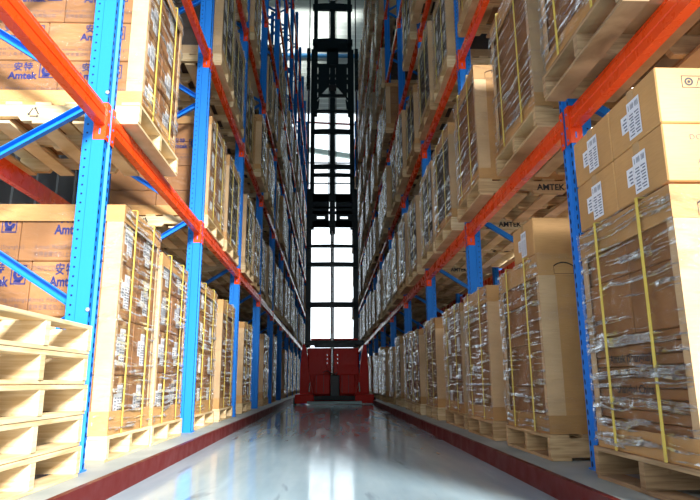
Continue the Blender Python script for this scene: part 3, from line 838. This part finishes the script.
for za, zb in ((4.50, 4.68), (4.86, 4.94), (5.02, 5.06), (5.20, 5.42)): mb.box(-.60, .49, -.16, -.12, za, zb)
tp('lower_carriage_plate', mb, MAST)
mb = MB(); mb.cyl((-.13, -.1, 11.9), (.02, -.1, 11.9), .09, 18); mb.bev(-.20, .09, -.14, -.02, 11.25, 11.4, .02); tp('chain_pulley', mb, STEEL)

# ------------------------------------------------------------------ the building
def concrete(name, c1, c2, rough, scale=3):
    m = mat(name, c1, rough); t = NT(m); co = t.coords((1, 1, 1), rnd=False)
    n1 = t.n('ShaderNodeTexNoise', i_Scale=scale, i_Detail=6); t.l(co, n1.inputs['Vector'])
    t.l(t.ramp(n1.outputs[0], [(.35, c2), (.65, c1)]), t.b.inputs['Base Color']); t.bump(n1.outputs[0], .1, .004)
    return m
def floor_mat():
    m = mat('polished_floor', (.30, .38, .42), .12); t = NT(m); co = t.coords((1, 1, 1), rnd=False)
    def vm(v):
        q = t.n('ShaderNodeVectorMath', operation='MULTIPLY'); t.l(co, q.inputs[0]); q.inputs[1].default_value = v; return q.outputs[0]
    n1 = t.n('ShaderNodeTexNoise', i_Scale=2.0, i_Detail=6); t.l(vm((2.5, .35, 1)), n1.inputs['Vector'])
    n2 = t.n('ShaderNodeTexNoise', i_Scale=1.0, i_Detail=4, i_Distortion=.8); t.l(vm((7, .6, 1)), n2.inputs['Vector'])
    n3 = t.n('ShaderNodeTexNoise', i_Scale=1.0, i_Detail=3, i_Distortion=.4); t.l(vm((7, 1.1, 1)), n3.inputs['Vector'])
    c = t.ramp(n1.outputs[0], [(.3, (.34, .50, .58)), (.7, (.52, .68, .75))])
    sc = t.ramp(n3.outputs[0], [(.64, (1, 1, 1)), (.72, (.45, .45, .47))])
    mx = t.n('ShaderNodeMixRGB', blend_type='MULTIPLY'); mx.inputs[0].default_value = .8
    t.l(c, mx.inputs[1]); t.l(sc, mx.inputs[2]); t.l(mx.outputs[0], t.b.inputs['Base Color'])
    t.l(t.ramp(n2.outputs[0], [(.32, (.10,)*3), (.6, (.15,)*3), (.75, (.26,)*3)]), t.b.inputs['Roughness'])
    w = t.n('ShaderNodeTexNoise', i_Scale=1.0, i_Detail=3); t.l(vm((6, 6, 1)), w.inputs['Vector'])
    t.bump(w.outputs[0], .08, .008); t.b.inputs['Specular IOR Level'].default_value = .5
    t.b.inputs['Coat Weight'].default_value = .12; t.b.inputs['Coat Roughness'].default_value = .06
    return m
BW = 34.0
mb = MB(); mb.box(-14, 14, -6, BW, -.1, 0); struct('floor', mb, floor_mat())
PLN = concrete('plinth_concrete', (.40, .44, .42), (.30, .34, .33), .6)
for s, n in ((-1, 'left'), (1, 'right')):
    mb = MB(); a, b = sorted((s*1.075, s*4.0)); mb.box(a, b, -6, BW-2, 0, .1); struct('plinth_%s' % n, mb, PLN)
    mb = MB(); a, b = sorted((s*1.045, s*1.075)); mb.box(a, b, -6, BW-2, 0, .102)
    struct('trim_%d' % (1 if s < 0 else 2), mb, paint('kerb_red_%s' % n, (.115, .010, .008), .5, .1, chips=False, spec=.2))
def cladding(name, c, pitch=.25):
    m = mat(name, c, .55); t = NT(m); tc = t.n('ShaderNodeTexCoord'); sp = t.n('ShaderNodeSeparateXYZ'); t.l(tc.outputs['Object'], sp.inputs[0])
    return m, t, sp
def rib_wall(mb, x0, x1, z0, z1, y, pitch=.30):
    # horizontally ribbed sheet facing -y
    n = max(1, int((z1-z0)/pitch)); dz = (z1-z0)/n
    for i in range(n):
        a = z0+i*dz
        mb.add([(x0, y, a), (x1, y, a), (x1, y-.05, a+dz*.75), (x0, y-.05, a+dz*.75)], [(0,1,2,3)])
        mb.add([(x0, y-.05, a+dz*.75), (x1, y-.05, a+dz*.75), (x1, y, a+dz), (x0, y, a+dz)], [(0,1,2,3)])
CLAD = mat('ribbed_cladding', (.50, .56, .52), .5)
DARKW = mat('dark_wall_panel', (.30, .31, .32), .7)
HW = 12.5; ZW = 16.9; ZC = 25.0; XW = 5.6; GW = 3.4
mb = MB(); rib_wall(mb, -HW, HW, ZW, ZC, BW); mb.box(-HW, HW, BW, BW+.1, ZW, ZC)
mb.box(-HW, -GW, BW-.05, BW+.1, 0, ZW); mb.box(GW, HW, BW-.05, BW+.1, 0, ZW); struct('wall_back', mb, CLAD)
mb = MB(); mb.box(-XW-.1, -XW, -6, BW, 0, ZC)
for i in range(49): mb.box(-XW, -XW+.04, -5.9+i*.8, -5.5+i*.8, 0, ZC)
struct('wall_left', mb, DARKW)
mb = MB(); mb.box(HW, HW+.1, -6, BW, 0, ZC); struct('wall_right', mb, DARKW)
# roof, with an unseen opening near the back added to light the far wall
CEIL = mat('roof_sheet', (.30, .32, .32), .6)
mb = MB()
xs = [-HW, -7.5, -5.5, -.9, 1.1, 5.5, 7.5, HW]
mb.box(-HW, HW, -6, 22, ZC, ZC+.15); mb.box(-HW, HW, 31.5, BW+.1, ZC, ZC+.15); mb.box(-HW, -3.5, 22, 31.5, ZC, ZC+.15); mb.box(3.5, HW, 22, 31.5, ZC, ZC+.15)
for y in range(-6, 34, 4): mb.box(-HW, HW, y, y+.35, ZC-.25, ZC)
struct('ceiling', mb, CEIL)
mb = MB(); mb.box(-HW, -5.5, -6.1, -6, 0, ZC); mb.box(9.5, HW, -6.1, -6, 0, ZC); mb.box(-5.5, 9.5, -6.1, -6, 8.3, ZC); struct('wall_front_added', mb, CEIL)  # unseen wall added to shape daylight: near racks lit, depth kept dark
# tall glazed gable: white mullions, glass
WHT = mat('window_frame_white', (.75, .78, .78), .4)
GL = bpy.data.materials.new('window_glass'); GL.use_nodes = True
t = NT(GL); t.t.nodes.remove(t.b); o_ = t.t.nodes['Material Output']
tr = t.n('ShaderNodeBsdfTransparent'); gg = t.n('ShaderNodeBsdfGlossy', i_Roughness=.02); fr = t.n('ShaderNodeFresnel', i_IOR=1.45)
mxs = t.n('ShaderNodeMixShader'); t.l(fr.outputs[0], mxs.inputs[0]); t.l(tr.outputs[0], mxs.inputs[1]); t.l(gg.outputs[0], mxs.inputs[2]); t.l(mxs.outputs[0], o_.inputs[0])
mb = MB()
for x in (-GW, -1.9, 1.9, GW-.08): mb.box(x, x+.08, BW-.04, BW+.06, 0, ZW)
for z in (0, 1.0, 12.2, 13.5, ZW-.1): mb.box(-GW, GW, BW-.04, BW+.06, z, z+.07)
w1 = ob('window_1', mb.mesh('window_1', WHT)); w1['kind'] = 'structure'
mb = MB(); mb.box(-GW+.05, GW-.05, BW, BW+.01, .05, ZW-.05); ob('pane', mb.mesh('pane', GL), w1)
mb = MB(); mb.cyl((-HW, BW-.25, 20.6), (HW, BW-.25, 20.6), .13, 12); tag(ob('steel_rail', mb.mesh('steel_rail', mat('rail_blue', (.03, .20, .42), .5))), 'blue horizontal steel rail across the ribbed far wall', 'rail')
mb = MB(); mb.cyl((-4.4, BW-.113, 16.25), (4.4, BW-.113, 15.9), .06, 12); ob('trim_3', mb.mesh('trim_3', mat('pipe_red', (.45, .02, .02), .5)))['kind'] = 'structure'  # sloping red fire pipe along the far wall
mb = MB(); mb.prism([(-5.0, 15.45), (5.0, 13.9), (5.0, 13.6), (-5.0, 15.15)], BW+.8, BW+1.0, 'y')
tag(ob('canopy_beam', mb.mesh('canopy_beam', mat('canopy_grey', (.50, .62, .57), .6))), 'grey-green sloping beam outside the far window', 'beam')
mb = MB(); mb.box(-5, -4.8, BW+.8, BW+1, -.05, 15.3); mb.box(4.8, 5, BW+.8, BW+1, -.05, 13.8); ob('support', mb.mesh('support', WHT), bpy.data.objects['canopy_beam'])

# ground outside, pale concrete yard
mb = MB(); mb.box(-40, 40, BW+.12, 90, -.15, -.05); mb.box(-40, 40, -40, -6, -.15, -.01); struct('ground_outside', mb, concrete('yard', (.5, .5, .48), (.4, .4, .39), .8, .6))

# ------------------------------------------------------------------ light
w = bpy.data.worlds.new('world'); S.world = w; w.use_nodes = True
bg = w.node_tree.nodes['Background']; bg.inputs[0].default_value = (.84, .94, 1.0, 1); bg.inputs[1].default_value = 1.9
sun = bpy.data.lights.new('sun', 'SUN'); sun.energy = 11; sun.angle = math.radians(14); sun.color = (1, .98, .95)
so = ob('sun', None) if False else bpy.data.objects.new('sun', sun); C.objects.link(so)
dv = Vector((-.48, 1.0, -.46)).normalized()       # light travels to the left, into the hall and down
so.rotation_euler = dv.to_track_quat('-Z', 'Y').to_euler()
S.view_settings.view_transform = 'Standard'; S.view_settings.look = 'None'; S.view_settings.gamma = 1
S.view_settings.use_curve_mapping = False; S.view_settings.exposure = 0.35
